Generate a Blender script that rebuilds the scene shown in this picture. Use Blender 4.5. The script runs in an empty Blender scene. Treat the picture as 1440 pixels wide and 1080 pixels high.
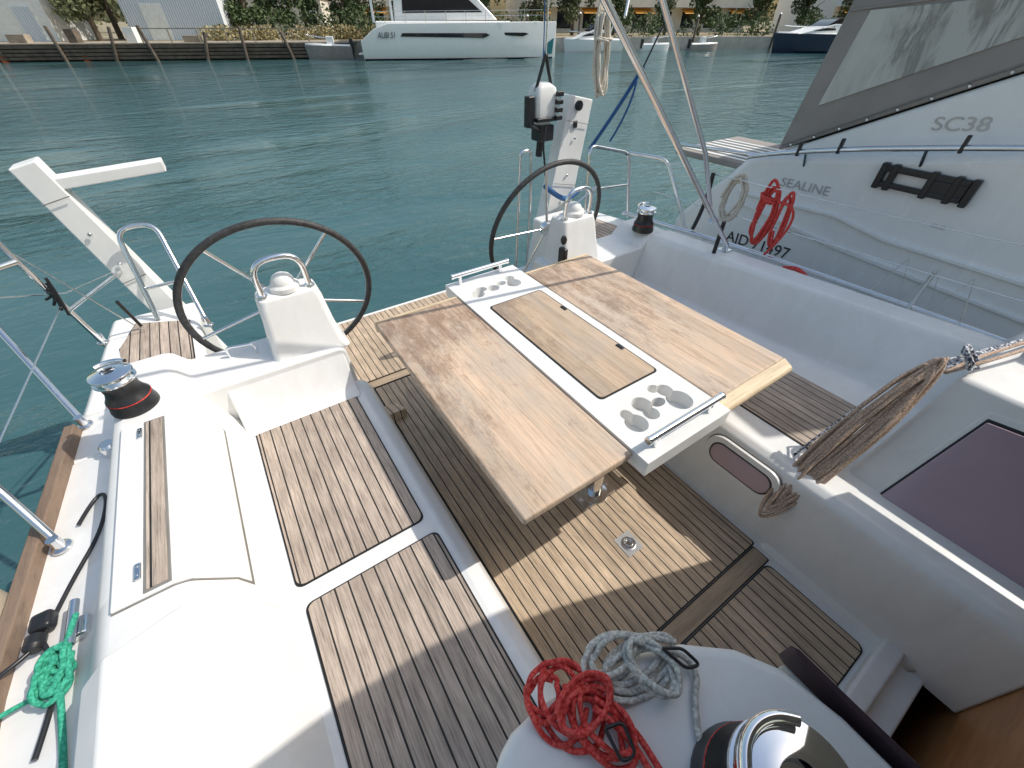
import bpy, bmesh, math, random
from mathutils import Vector, Matrix
random.seed(7)
R=random.Random(11)
scene=bpy.context.scene
COL=scene.collection
# ------------------------------------------------------------------ materials
def newmat(name):
    m=bpy.data.materials.new(name); m.use_nodes=True
    nt=m.node_tree; b=nt.nodes['Principled BSDF']
    return m,nt,b
def nd(nt,t,**k):
    n=nt.nodes.new(t)
    for a,v in k.items(): setattr(n,a,v)
    return n
def ramp(nt,fac,stops):
    r=nd(nt,'ShaderNodeValToRGB'); e=r.color_ramp.elements
    while len(e)<len(stops): e.new(0.5)
    for i,(p,c) in enumerate(stops):
        e[i].position=p; e[i].color=(c[0],c[1],c[2],1)
    nt.links.new(fac,r.inputs[0]); return r.outputs[0]
def objco(nt,scale=(1,1,1),rot=(0,0,0)):
    t=nd(nt,'ShaderNodeTexCoord'); mp=nd(nt,'ShaderNodeMapping')
    mp.inputs['Scale'].default_value=scale; mp.inputs['Rotation'].default_value=rot
    nt.links.new(t.outputs['Object'],mp.inputs[0]); return mp.outputs[0]
def noise(nt,co,scale,detail=4,rough=.55,dist=0):
    n=nd(nt,'ShaderNodeTexNoise'); n.inputs['Scale'].default_value=scale
    n.inputs['Detail'].default_value=detail; n.inputs['Roughness'].default_value=rough
    n.inputs['Distortion'].default_value=dist
    nt.links.new(co,n.inputs['Vector']); return n.outputs['Fac']
def bump(nt,b,h,strength=.3,dist=.01):
    n=nd(nt,'ShaderNodeBump'); n.inputs['Strength'].default_value=strength; n.inputs['Distance'].default_value=dist
    nt.links.new(h,n.inputs['Height']); nt.links.new(n.outputs[0],b.inputs['Normal'])
def simple(name,c,rough=.5,metal=0,nscale=8,var=.15,bumpst=0,bscale=200,coat=0):
    m,nt,b=newmat(name)
    co=objco(nt); f=noise(nt,co,nscale,5)
    lo=[x*(1-var) for x in c]; hi=[min(1,x*(1+var)) for x in c]
    nt.links.new(ramp(nt,f,[(.3,lo),(.7,hi)]),b.inputs['Base Color'])
    b.inputs['Roughness'].default_value=rough; b.inputs['Metallic'].default_value=metal
    b.inputs['Coat Weight'].default_value=coat
    if bumpst: bump(nt,b,noise(nt,co,bscale,3),bumpst,.002)
    return m
def math_(nt,op,a,b=None,c=None):
    n=nd(nt,'ShaderNodeMath',operation=op)
    for i,v in enumerate((a,b,c)):
        if v is None: continue
        if isinstance(v,(int,float)): n.inputs[i].default_value=v
        else: nt.links.new(v,n.inputs[i])
    return n.outputs[0]
def mix(nt,f,a,b,bt='MIX'):
    n=nd(nt,'ShaderNodeMix',data_type='RGBA',blend_type=bt)
    for s,v in ((0,f),(6,a),(7,b)):
        if isinstance(v,(int,float)): n.inputs[s].default_value=v
        elif isinstance(v,tuple): n.inputs[s].default_value=(v[0],v[1],v[2],1)
        else: nt.links.new(v,n.inputs[s])
    return n.outputs[2]
def grey3(nt,v):
    cc=nd(nt,'ShaderNodeCombineXYZ')
    for i in range(3): nt.links.new(v,cc.inputs[i])
    return cc.outputs[0]
def teak_deck(name,base,pitch=.043,axis=0,gap=.12):
    m,nt,b=newmat(name)
    t=nd(nt,'ShaderNodeTexCoord'); s=nd(nt,'ShaderNodeSeparateXYZ'); nt.links.new(t.outputs['Object'],s.inputs[0])
    q=math_(nt,'DIVIDE',s.outputs[axis],pitch)
    fr=math_(nt,'FRACT',q); fl=math_(nt,'FLOOR',q)
    line=math_(nt,'LESS_THAN',fr,gap)
    wn=nd(nt,'ShaderNodeTexWhiteNoise',noise_dimensions='1D'); nt.links.new(fl,wn.inputs['W'])
    g=noise(nt,objco(nt,(210,7,20)),1,7,.75,.3)
    big=noise(nt,objco(nt),3.2,4,.6)
    med=noise(nt,objco(nt,(40,9,9)),1,5,.65)
    dark=tuple(x*.42 for x in base); lite=tuple(min(1,x*1.4) for x in base)
    c=ramp(nt,g,[(.32,dark),(.48,base),(.68,lite)])
    v=math_(nt,'MULTIPLY_ADD',wn.outputs[0],.26,.86)
    v2=math_(nt,'MULTIPLY_ADD',big,.8,.60); v=math_(nt,'MULTIPLY',v,v2)
    v3=math_(nt,'MULTIPLY_ADD',med,.8,.6); v=math_(nt,'MULTIPLY',v,v3)
    c=mix(nt,1.0,c,grey3(nt,v),'MULTIPLY')
    c=mix(nt,line,c,(.014,.013,.013))
    nt.links.new(c,b.inputs['Base Color'])
    b.inputs['Roughness'].default_value=.75
    h=math_(nt,'SUBTRACT',math_(nt,'MULTIPLY',g,.35),line)
    bump(nt,b,h,.5,.0015)
    return m
def wood(name,base,dark,axis=1,rough=.6,blot=.5,scale=1.0,grey=None,planks=0,aft=0):
    m,nt,b=newmat(name)
    sc=(150*scale,5,30) if axis==1 else (5,150*scale,30)
    g=noise(nt,objco(nt,sc),1,8,.80,.2)
    g2=noise(nt,objco(nt,(42,2.4,10) if axis==1 else (2.4,42,10)),1,6,.7,.25)
    bl=noise(nt,objco(nt,(22,7,4) if axis==1 else (7,22,4)),1,10,.85,.15)
    where=noise(nt,objco(nt,(2.6,2.0,1)),1,3,.5,0)
    lite=tuple(min(1,x*1.22) for x in base)
    c=ramp(nt,g,[(.37,dark),(.46,base),(.62,lite)])
    c2=ramp(nt,g2,[(.34,tuple(x*.58 for x in base)),(.56,lite)])
    c=mix(nt,.45,c,c2)
    if grey:
        gg=noise(nt,objco(nt,(8,2.2,3)),1,6,.7,.2)
        c=mix(nt,ramp(nt,gg,[(.42,(0,0,0)),(.62,(.6,.6,.6))]),c,grey)
    t=nd(nt,'ShaderNodeTexCoord'); s=nd(nt,'ShaderNodeSeparateXYZ'); nt.links.new(t.outputs['Object'],s.inputs[0])
    bb=math_(nt,'ADD',bl,math_(nt,'MULTIPLY_ADD',where,.6,-.30))
    if aft: bb=math_(nt,'ADD',bb,math_(nt,'MULTIPLY_ADD',s.outputs[1],aft,-aft*1.15))
    f=ramp(nt,bb,[(.48,(0,0,0)),(.66,(blot,blot,blot))])
    c=mix(nt,f,c,dark)
    if planks:
        q=math_(nt,'DIVIDE',s.outputs[0],planks); fr=math_(nt,'FRACT',q); fl=math_(nt,'FLOOR',q)
        wn=nd(nt,'ShaderNodeTexWhiteNoise',noise_dimensions='1D'); nt.links.new(fl,wn.inputs['W'])
        v=math_(nt,'MULTIPLY_ADD',wn.outputs[0],.20,.88)
        v=math_(nt,'SUBTRACT',v,math_(nt,'MULTIPLY',math_(nt,'LESS_THAN',fr,.018),.30))
        c=mix(nt,1.0,c,grey3(nt,v),'MULTIPLY')
    nt.links.new(c,b.inputs['Base Color']); b.inputs['Roughness'].default_value=rough
    bump(nt,b,g,.6,.0014)
    return m
def gel(name,c=(.82,.815,.80),rough=.28,dirt=.10):
    m,nt,b=newmat(name)
    co=objco(nt)
    a=noise(nt,co,2.2,6,.65,.4); a2=noise(nt,objco(nt,(9,9,2.5)),1,6,.7,.8)
    d=tuple(x*k for x,k in zip(c,(1-dirt,1-dirt*1.03,1-dirt*1.12)))
    f=math_(nt,'MULTIPLY',a,a2)
    nt.links.new(ramp(nt,f,[(.12,d),(.34,c)]),b.inputs['Base Color'])
    nt.links.new(math_(nt,'MULTIPLY_ADD',a2,.25,rough-.08),b.inputs['Roughness'])
    bump(nt,b,noise(nt,co,420,2),.06,.0008)
    return m
M={}
M['gel']=gel('gelcoat'); M['gel2']=gel('gelcoat_neighbour',(.88,.88,.87),.2,.05)
M['seatteak']=teak_deck('teak_deck_grey',(.41,.335,.275))
M['floorteak']=teak_deck('teak_deck_floor',(.48,.37,.265))
M['floorteakX']=wood('teak_board',(.38,.29,.20),(.18,.12,.08),0,.75,.3)
M['tableteak']=wood('table_teak',(.58,.43,.31),(.21,.125,.08),1,.65,.75,1,(.47,.41,.35),.0865,.10)
M['hatchteak']=wood('table_hatch_teak',(.47,.35,.245),(.20,.125,.08),1,.65,.6,1,(.42,.365,.31),.075,.04)
M['endteak']=wood('light_teak_edge',(.66,.53,.36),(.40,.27,.15),0,.6,.3)
M['railteak']=wood('toe_rail_teak',(.20,.14,.10),(.11,.075,.055),1,.7,.4)
M['cabinwood']=wood('mahogany',(.42,.19,.075),(.26,.11,.045),0,.35,.2,.4)
M['steel']=simple('stainless_steel',(.76,.77,.78),.14,1,6,.06)
M['chrome']=simple('chrome',(.88,.89,.90),.06,1,6,.03)
M['black']=simple('black_plastic',(.018,.018,.02),.35,0,20,.3)
M['rubber']=simple('black_leather',(.042,.041,.042),.6,0,60,.5,.4,300)
M['caulk']=simple('black_caulk',(.012,.012,.012),.6)
M['gap']=simple('shadow_gap_seal',(.20,.19,.175),.6)
M['acryl']=simple('smoked_acrylic',(.42,.31,.36),.16,0,2,.10,0,1,.4)
M['acryl2']=simple('dark_acrylic',(.06,.035,.045),.08,0,2,.1)
M['darkglass']=simple('dark_glass',(.015,.018,.025),.05,0,2,.1)
M['grey']=simple('grey_canvas',(.31,.282,.262),.85,0,3,.12,.3,500)
M['white']=simple('white_paint',(.80,.80,.78),.4,0,4,.08)
M['blackline']=simple('lettering_black',(.03,.03,.035),.4)
M['greylet']=simple('lettering_grey',(.45,.46,.47),.3,.3)
def ropemat(name,c,c2,rough=.85,scale=160):
    m,nt,b=newmat(name)
    w=nd(nt,'ShaderNodeTexNoise'); w.inputs['Scale'].default_value=scale; w.inputs['Detail'].default_value=2
    nt.links.new(objco(nt),w.inputs['Vector'])
    nt.links.new(ramp(nt,w.outputs['Fac'],[(.42,c),(.62,c2)]),b.inputs['Base Color'])
    b.inputs['Roughness'].default_value=rough
    bump(nt,b,w.outputs['Fac'],.6,.003)
    return m
M['rred']=ropemat('red_rope',(.52,.03,.025),(.74,.11,.09))
M['rtan']=ropemat('tan_rope',(.38,.26,.19),(.60,.46,.36))
M['rgrey']=ropemat('grey_rope',(.42,.41,.37),(.70,.68,.62))
M['rgreen']=ropemat('green_rope',(.02,.26,.16),(.06,.42,.28))
M['rblue']=ropemat('blue_strap',(.02,.08,.22),(.04,.14,.34))
M['rbeige']=ropemat('beige_rope',(.52,.46,.38),(.72,.66,.56))
M['rfleck']=ropemat('flecked_rope',(.05,.06,.10),(.75,.76,.78),.85,120)
def vinyl():
    m,nt,b=newmat('clear_vinyl')
    f=noise(nt,objco(nt,(1,2.2,.55),(0.6,0,0)),1.5,6,.65,1.2)
    nt.links.new(ramp(nt,f,[(.38,(.56,.56,.52)),(.48,(.47,.47,.44)),(.56,(.26,.26,.24)),(.62,(.50,.50,.47))]),b.inputs['Base Color'])
    b.inputs['Roughness'].default_value=.15; return m
M['clearvinyl']=vinyl()
def watermat():
    m,nt,b=newmat('harbour_water')
    a=noise(nt,objco(nt,(1,1.9,1),(0,0,.6)),3.4,4,.6,.5)
    a2=noise(nt,objco(nt,(1,1.7,1),(0,0,.5)),.85,3,.5,.5)
    gust=noise(nt,objco(nt,(.3,1,1),(0,0,.45)),.16,4,.6,.6)
    big=noise(nt,objco(nt),.05,3,.5)
    h=math_(nt,'ADD',math_(nt,'MULTIPLY',a,.6),math_(nt,'MULTIPLY',a2,1.0))
    gs=ramp(nt,gust,[(.40,(.25,.25,.25)),(.56,(1.3,1.3,1.3))])
    h=math_(nt,'MULTIPLY',h,gs)
    nt.links.new(ramp(nt,big,[(.3,(.038,.100,.108)),(.7,(.052,.128,.136))]),b.inputs['Base Color'])
    b.inputs['Roughness'].default_value=.035; b.inputs['IOR'].default_value=1.38
    bump(nt,b,h,1.0,.075)
    return m
M['water']=watermat()
def groundmat():
    m,nt,b=newmat('bank_ground')
    f=noise(nt,objco(nt),.35,8,.7)
    nt.links.new(ramp(nt,f,[(.35,(.09,.11,.04)),(.5,(.28,.23,.15)),(.65,(.40,.34,.24))]),b.inputs['Base Color'])
    b.inputs['Roughness'].default_value=.95; return m
M['ground']=groundmat()
def leafmat(name,a,c):
    m,nt,b=newmat(name)
    f=noise(nt,objco(nt),.9,5,.7)
    nt.links.new(ramp(nt,f,[(.35,a),(.65,c)]),b.inputs['Base Color'])
    b.inputs['Roughness'].default_value=.7; return m
M['leaf']=leafmat('foliage',(.035,.065,.018),(.09,.13,.045))
M['leaf2']=leafmat('foliage_olive',(.05,.07,.028),(.13,.14,.06))
M['reed']=leafmat('dry_reeds',(.22,.18,.08),(.42,.36,.19))
M['bark']=simple('bark',(.12,.09,.065),.9,0,5,.3)
M['pile']=simple('dock_timber',(.12,.095,.075),.85,0,3,.4)
M['deckwood']=simple('dock_deck',(.32,.27,.21),.85,0,2,.25)
M['concrete']=simple('quay_concrete',(.40,.37,.33),.9,0,1.5,.2)
M['stucco']=simple('stucco',(.66,.62,.54),.9,0,1,.08)
M['orange']=simple('orange_plastic',(.70,.16,.04),.5)
M['awn']=simple('orange_awning',(.72,.35,.06),.8)
M['beige']=simple('beige_fender',(.50,.42,.33),.5,0,5,.25)
M['tealhull']=simple('teal_stripe',(.03,.22,.25),.3)
M['navy']=simple('navy_gelcoat',(.02,.03,.06),.2)
def corr():
    m,nt,b=newmat('corrugated_metal')
    w=nd(nt,'ShaderNodeTexWave'); w.inputs['Scale'].default_value=1.6
    nt.links.new(objco(nt),w.inputs['Vector'])
    nt.links.new(ramp(nt,w.outputs['Fac'],[(.2,(.50,.57,.66)),(.8,(.72,.76,.80))]),b.inputs['Base Color'])
    b.inputs['Roughness'].default_value=.5
    bump(nt,b,w.outputs['Fac'],.6,.05); return m
M['corr']=corr()
# ------------------------------------------------------------------ helpers
def group(name,loc=(0,0,0)):
    e=bpy.data.objects.new(name,None); e.empty_display_size=.1; COL.objects.link(e); return e
def fin(me,name,mat,parent,smooth=False,bev=0,seg=3,ang=30):
    ob=bpy.data.objects.new(name,me); COL.objects.link(ob)
    if mat is not None: me.materials.append(M[mat] if isinstance(mat,str) else mat)
    if smooth or bev:
        for p in me.polygons: p.use_smooth=True
    if bev:
        m=ob.modifiers.new('bev','BEVEL'); m.width=bev; m.segments=seg; m.limit_method='ANGLE'; m.angle_limit=math.radians(ang)
        m.harden_normals=False
        w=ob.modifiers.new('wn','WEIGHTED_NORMAL'); w.keep_sharp=True
    if parent: ob.parent=parent
    return ob
def mesh(name,vs,fs,mat,parent=None,smooth=False,bev=0,seg=3,recalc=True,ang=30):
    me=bpy.data.meshes.new(name); me.from_pydata([tuple(v) for v in vs],[],fs)
    if recalc:
        bm=bmesh.new(); bm.from_mesh(me); bmesh.ops.recalc_face_normals(bm,faces=bm.faces); bm.to_mesh(me); bm.free()
    me.update()
    return fin(me,name,mat,parent,smooth,bev,seg,ang)
def box(name,lo,hi,mat,parent=None,bev=0,seg=3):
    x0,y0,z0=lo;x1,y1,z1=hi
    vs=[(x0,y0,z0),(x1,y0,z0),(x1,y1,z0),(x0,y1,z0),(x0,y0,z1),(x1,y0,z1),(x1,y1,z1),(x0,y1,z1)]
    return mesh(name,vs,[(0,3,2,1),(4,5,6,7),(0,1,5,4),(1,2,6,5),(2,3,7,6),(3,0,4,7)],mat,parent,bev=bev,seg=seg)
def prism(name,poly,z0,z1,mat,parent=None,bev=0,seg=3,axis='z'):
    n=len(poly)
    def P(a,b,c):
        return (a,b,c) if axis=='z' else ((c,a,b) if axis=='x' else (a,c,b))
    vs=[P(a,b,z0) for a,b in poly]+[P(a,b,z1) for a,b in poly]
    fs=[tuple(range(n))[::-1],tuple(range(n,2*n))]+[(i,(i+1)%n,n+(i+1)%n,n+i) for i in range(n)]
    return mesh(name,vs,fs,mat,parent,bev=bev,seg=seg)
def loft(name,secs,mat,parent=None,cap=True,bev=0,smooth=False,closed=False,ang=30,seg=3):
    n=len(secs[0]); vs=[v for s in secs for v in s]; fs=[]
    for j in range(len(secs)-1):
        for i in range(n if closed else n-1):
            a=j*n+i;b=j*n+(i+1)%n
            fs.append((a,b,b+n,a+n))
    if cap:
        fs.append(tuple(range(n))[::-1]); k=(len(secs)-1)*n; fs.append(tuple(range(k,k+n)))
    return mesh(name,vs,fs,mat,parent,smooth=smooth,bev=bev,ang=ang,seg=seg)
def tube(name,pts,r,mat,parent=None,cyc=False,smooth=True,res=3):
    cu=bpy.data.curves.new(name,'CURVE'); cu.dimensions='3D'; cu.bevel_depth=r; cu.bevel_resolution=res; cu.use_fill_caps=True
    if smooth and len(pts)>2:
        s=cu.splines.new('NURBS'); s.points.add(len(pts)-1)
        for p,q in zip(s.points,pts): p.co=(q[0],q[1],q[2],1)
        s.use_endpoint_u=not cyc; s.use_cyclic_u=cyc; s.order_u=3; s.resolution_u=6
    else:
        s=cu.splines.new('POLY'); s.points.add(len(pts)-1)
        for p,q in zip(s.points,pts): p.co=(q[0],q[1],q[2],1)
        s.use_cyclic_u=cyc
    cu.materials.append(M[mat]); ob=bpy.data.objects.new(name,cu); COL.objects.link(ob)
    if parent: ob.parent=parent
    return ob
def fillet(pts,r=.04,n=4):
    pts=[Vector(p) for p in pts]; out=[pts[0]]
    for i in range(1,len(pts)-1):
        a,b,c=pts[i-1],pts[i],pts[i+1]
        d1=(a-b); d2=(c-b); rr=min(r,d1.length*.45,d2.length*.45); p=b+d1.normalized()*rr; q=b+d2.normalized()*rr
        for k in range(n+1):
            t=k/n; out.append(p*(1-t)**2+b*2*t*(1-t)+q*t*t)
    out.append(pts[-1]); return out
def btube(name,pts,r,mat,parent=None,fr=.05):
    return tube(name,fillet(pts,fr,6),r,mat,parent,smooth=False,res=4)
def lathe(name,prof,c,mat,parent=None,n=40,axis=(0,0,1)):
    vs=[];fs=[]
    q=Vector((0,0,1)).rotation_difference(Vector(axis)).to_matrix()
    for r,z in prof:
        for i in range(n):
            a=2*math.pi*i/n; v=q@Vector((r*math.cos(a),r*math.sin(a),z)); vs.append((c[0]+v.x,c[1]+v.y,c[2]+v.z))
    m=len(prof)
    for j in range(m-1):
        for i in range(n): fs.append((j*n+i,j*n+(i+1)%n,(j+1)*n+(i+1)%n,(j+1)*n+i))
    fs.append(tuple(range(n))[::-1]); fs.append(tuple(range((m-1)*n,m*n)))
    return mesh(name,vs,fs,mat,parent,smooth=True,bev=.0008,seg=1,ang=35)
def coil(name,c,ex,ey,loops,r,mat,parent,jit=.012,drift=(0,0,0),per=14,ph=0,seed=1):
    rr=random.Random(seed); c=Vector(c);ex=Vector(ex);ey=Vector(ey);drift=Vector(drift); pts=[]
    N=ex.cross(ey).normalized()
    tot=int(loops*per)
    for i in range(tot):
        if i%per==0: so=1+rr.uniform(-.16,.16); oc=Vector([rr.uniform(-jit,jit) for _ in range(3)])
        a=ph+2*math.pi*i/per
        pts.append(c+oc+drift*(i/tot-.5)+ex*math.cos(a)*so+ey*math.sin(a)*so*rr.uniform(.9,1.1)+N*rr.uniform(-jit,jit))
    return tube(name,pts,r,mat,parent)
# ------------------------------------------------------------------ camera, light, world
cam=bpy.data.cameras.new('camera'); cam.lens=14.375; cam.sensor_width=36; cam.clip_start=.03; cam.clip_end=6000
co=bpy.data.objects.new('camera',cam); COL.objects.link(co); co.location=(0,0,1.75)
co.rotation_euler=(math.radians(90-41.6),0,math.radians(-33.8)); scene.camera=co
SE=math.radians(48); hx,hy=1.0,-.45; L=math.hypot(hx,hy); hx/=L;hy/=L
sd=Vector((hx*math.cos(SE),hy*math.cos(SE),math.sin(SE)))
sun=bpy.data.lights.new('sun','SUN'); sun.energy=3.6; sun.angle=math.radians(.5); sun.color=(1,.945,.86)
so=bpy.data.objects.new('sun',sun); COL.objects.link(so); so.rotation_euler=sd.to_track_quat('Z','Y').to_euler()
w=bpy.data.worlds.new('World'); scene.world=w; w.use_nodes=True; nt=w.node_tree
sky=nt.nodes.new('ShaderNodeTexSky'); sky.sky_type='NISHITA'; sky.sun_disc=False; sky.sun_elevation=SE
sky.sun_rotation=math.atan2(hx,hy); sky.air_density=1.8; sky.dust_density=3.0; sky.ozone_density=1.2
bg=nt.nodes['Background']; bg.inputs[1].default_value=.15; nt.links.new(sky.outputs[0],bg.inputs[0])
scene.view_settings.view_transform='Standard'; scene.view_settings.look='None'; scene.view_settings.exposure=0
# ------------------------------------------------------------------ sailboat
B=group('sailboat')
def lerp(a,b,t): return a+(b-a)*t
def pl(y,tab):
    if y<=tab[0][0]: return tab[0][1]
    for (a,u),(b,v) in zip(tab,tab[1:]):
        if y<=b: return lerp(u,v,(y-a)/(b-a))
    return tab[-1][1]
LO=[(-1.6,-.97),(.9,-.95),(1.9,-.88),(2.85,-.80)]
def outerL(y):
    o=pl(y,LO); return [(o+.23,.525),(o+.19,.50),(o+.02,.485),(o,.46),(o-.03,.30),(o+.03,-.30),(o+.15,-.75)]
def profL(y):
    return [(.315,-.02),(.275,.33),(.255,.375),(.215,.398),(.185,.392),(-.275,.392),(-.305,.405),(-.33,.46),(-.365,.575),(-.44,.665),(-.47,.675),(-.60,.675),(-.645,.65)]+outerL(y)
def blockL(y):
    return [(.235,-.02),(.225,.30),(.215,.585),(.19,.605),(-.40,.61),(-.44,.665),(-.47,.675),(-.60,.675),(-.645,.65)]+outerL(y)
def quartL(y):
    return [(-.37,-.02),(-.37,.48),(-.385,.495),(pl(y,LO)+.04,.50)]+outerL(y)[2:]
def secs(f,ys): return [[(x,y,z) for x,z in f(y)] for y in ys]
loft('coaming_and_seat',secs(profL,[-1.6,-.6,.3,.9,1.3,1.735]),'gel',B,bev=.012)
loft('helm_base',secs(blockL,[1.73,1.85,2.02]),'gel',B,bev=.014)
loft('quarter_deck',secs(quartL,[2.015,2.4,2.85]),'gel',B,bev=.012)
prism('helm_base_fairing',[(1.60,.395),(1.66,.42),(1.70,.48),(1.735,.59),(1.80,.60),(1.80,.39)],-.30,.20,'gel',B,bev=.01,axis='x')
fm=[(-.662,.652),(-.605,.690),(-.47,.690),(-.428,.676),(-.348,.583),(-.312,.465),(-.285,.402)]
fl_=[(x-.01,z-.03) for x,z in fm]
loft('coaming_fore_moulding',[[(x,y+dy*k,z) for k,(x,z) in zip(kk,fm+fl_[::-1])] for y,dy,kk in ((-1.55,0,[0]*14),(.765,1,[-.05,-.03,.0,.015,.012,.0,-.02,-.02,.0,.012,.015,.0,-.03,-.05]))],'gel',B,closed=True,bev=.006)
RO=[(0,3.02),(1,2.99),(1.9,2.86),(2.85,2.66)]
def sh(y): return pl(y,[(0,0),(1.75,-.25)])
def outerR(y):
    o=pl(y,RO); return [(o-.25,.525),(o-.21,.50),(o-.02,.485),(o,.46),(o+.03,.3),(o-.03,-.3),(o-.15,-.75)]
def profR(y):
    s=sh(y); return [(1.425,-.02),(1.465,.34),(1.48,.375),(1.515,.398),(1.56,.392),(2.26+s*.4,.392),(2.31+s*.5,.41),(2.37+s*.7,.47),(2.50+s,.655),(2.535+s,.683),(2.66+s*.9,.683),(2.71+s*.8,.65)]+outerR(y)
def blockR(y):
    s=sh(y); return [(1.50,-.02),(1.51,.3),(1.52,.585),(1.545,.605),(2.20,.61),(2.26,.665),(2.29,.683),(2.42,.683),(2.47,.65)]+outerR(y)
def quartR(y):
    return [(2.12,-.02),(2.12,.48),(2.135,.495),(pl(y,RO)-.04,.50)]+outerR(y)[2:]
loft('coaming_and_seat_far',secs(profR,[-.6,.1,.6,1.2,1.735]),'gel',B,bev=.012)
loft('helm_base_far',secs(blockR,[1.73,1.85,2.02]),'gel',B,bev=.014)
loft('quarter_deck_far',secs(quartR,[2.015,2.4,2.85]),'gel',B,bev=.012)
box('cockpit_liner',(-.85,-.5,-.30),(2.75,3.0,-.006),'gel',B,bev=.01)
box('transom',(-.72,2.86,-.75),(2.55,3.04,-.04),'gel',B,bev=.03)
def sheet(name,poly,z,mat,t=.006,border=.006):
    cx=sum(p[0] for p in poly)/len(poly); cy=sum(p[1] for p in poly)/len(poly)
    g=[]
    for x,y in poly:
        d=Vector((x-cx,y-cy)); g.append((x+math.copysign(border,d.x),y+math.copysign(border,d.y)))
    prism(name+'_caulk',g,z-.004,z+t-.003,'caulk',B)
    prism(name,poly,z-.003,z+t,mat,B)
def rpoly(x0,y0,x1,y1,r=.02,n=4):
    out=[]
    for cx,cy,a in ((x1-r,y1-r,0),(x0+r,y1-r,90),(x0+r,y0+r,180),(x1-r,y0+r,270)):
        for k in range(n+1):
            t=math.radians(a+90*k/n); out.append((cx+r*math.cos(t),cy+r*math.sin(t)))
    return out
sheet('seat_teak_aft',rpoly(-.265,.835,.17,1.675,.025),.392,'seatteak')
sheet('seat_teak_fore',rpoly(-.255,-.7,.185,.762,.025),.392,'seatteak')
sheet('seat_teak_far',rpoly(1.665,.17,2.10,.86,.025),.392,'seatteak')
sheet('seat_teak_far_aft',rpoly(1.665,.93,2.08,1.66,.025),.392,'seatteak')
sheet('floor_teak',rpoly(.345,.145,1.40,2.08,.012),-.004,'floorteak')
sheet('floor_board',rpoly(.345,.065,1.38,.132,.006),-.004,'floorteakX')
sheet('floor_teak_fore',rpoly(.60,-.325,1.36,.052,.03),-.004,'floorteak')
sheet('floor_board_aft',rpoly(.26,2.095,1.48,2.16,.006),-.004,'floorteakX')
sheet('floor_teak_aft',rpoly(-.30,2.175,2.05,2.95,.03),-.004,'floorteak')
sheet('quarter_teak',[(-.42,2.06),(-.42,2.62),(-.66,2.74),(-.73,2.5),(-.68,2.06)],.496,'seatteak')
sheet('quarter_teak_far',[(2.16,2.06),(2.16,2.7),(2.5,2.7),(2.62,2.06)],.498,'seatteak')
prism('foot_wedge',[(1.74,-.0),(1.74,.07),(1.9,.0)],.27,.42,'floorteak',B,axis='x')
lidp=[(-.60,.684),(-.47,.684),(-.436,.672),(-.362,.583),(-.345,.53)]
low=[(x-.004,z-.016) for x,z in lidp]
pr=lidp+low[::-1]
loft('locker_lid',[[(x,y,z) for x,z in pr] for y in (.845,1.56)],'gel',B,bev=.007,closed=True)
gp=[(x,z-.0065) for x,z in lidp]; gp=gp+[(x,z-.02) for x,z in gp[::-1]]
loft('locker_gap',[[(x,y,z) for x,z in gp] for y in (.841,1.564)],'gap',B,closed=True)
box('locker_teak_recess',(-.532,.853,.680),(-.471,1.552,.6865),'gap',B,bev=.002)
box('locker_teak',(-.525,.86,.680),(-.478,1.545,.689),'seatteak',B,bev=.002)
for y in (.90,1.47):
    box('hinge',(-.55,y,.684),(-.535,y+.05,.692),'steel',B,bev=.003)
    for k in (.012,.038): lathe('hinge_screw',[(.004,0),(.003,.002)],(-.5425,y+k,.692),'chrome',B,8)
loft('toe_rail',[[(pl(y,LO)+a,y,z) for a,z in ((-.005,.47),(-.002,.53),(.034,.53),(.039,.47))] for y in (-1.6,.3,.9,1.4,1.93)],'railteak',B,closed=True,bev=.006)
tube('toe_rail_far',[(pl(y,RO)-.03,y,.55) for y in (-.6,.3,.9,1.4,1.93,2.4)],.016,'steel',B)
for y in (-.1,.5,1.1,1.7): tube('toe_rail_post',[(pl(y,RO)-.03,y,.48),(pl(y,RO)-.03,y,.55)],.008,'steel',B)
cab=[(.0,-1.2),(.0,.05),(.025,.09),(.07,.107),(.13,.11),(.3,.085),(.42,.035),(.50,-.03),(.545,-.10),(.565,-.2),(.57,-1.2)]
prism('cabin_top',cab,-.02,.85,'gel',B,bev=.035,seg=5)
prism('companionway_slide',[(.5765,-1.0),(.5765,-.10),(.582,-.085),(.588,-.10),(.588,-1.0)],.802,.862,'acryl2',B,bev=.002)
prism('companionway_track',[(.572,-1.0),(.572,-.10),(.60,-.12),(.60,-1.0)],.30,.80,'gel',B,bev=.004)
box('companionway_sill',(.605,-.415,-.1),(1.44,-.345,.045),'gel',B,bev=.014)
box('interior_bulkhead',(.50,-.64,-1.2),(2.3,-.60,.50),'cabinwood',B,bev=.004)
box('interior_floor',(.50,-.60,-1.22),(2.3,-.40,-1.2),'cabinwood',B)
vs=[(1.405,.125,-.02),(1.415,.125,.0),(1.955,.03,.80),(2.62,-.02,.80),(2.75,.10,.45),(2.75,.125,-.02),
    (1.405,-.43,-.02),(1.415,-.43,.0),(1.955,-1.1,.80),(2.62,-1.1,.80),(2.75,-1.1,.45),(2.75,-1.1,-.02)]
fs=[(0,1,2,3,4,5),(1,7,8,2),(0,6,7,1),(2,8,9,3),(3,9,10,4),(4,10,11,5),(6,11,10,9,8,7)]
mesh('cabin_side',vs,fs,'gel',B,bev=.02,seg=4)
def onrake(y,z,off=.006):
    n=Vector((-.80,0,.54)).normalized(); x=1.415+.675*z; return Vector((x,y,z))+n*off
W=[(.0,.124),(-.108,.715),(-.62,.76),(-.335,.076)]
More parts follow.
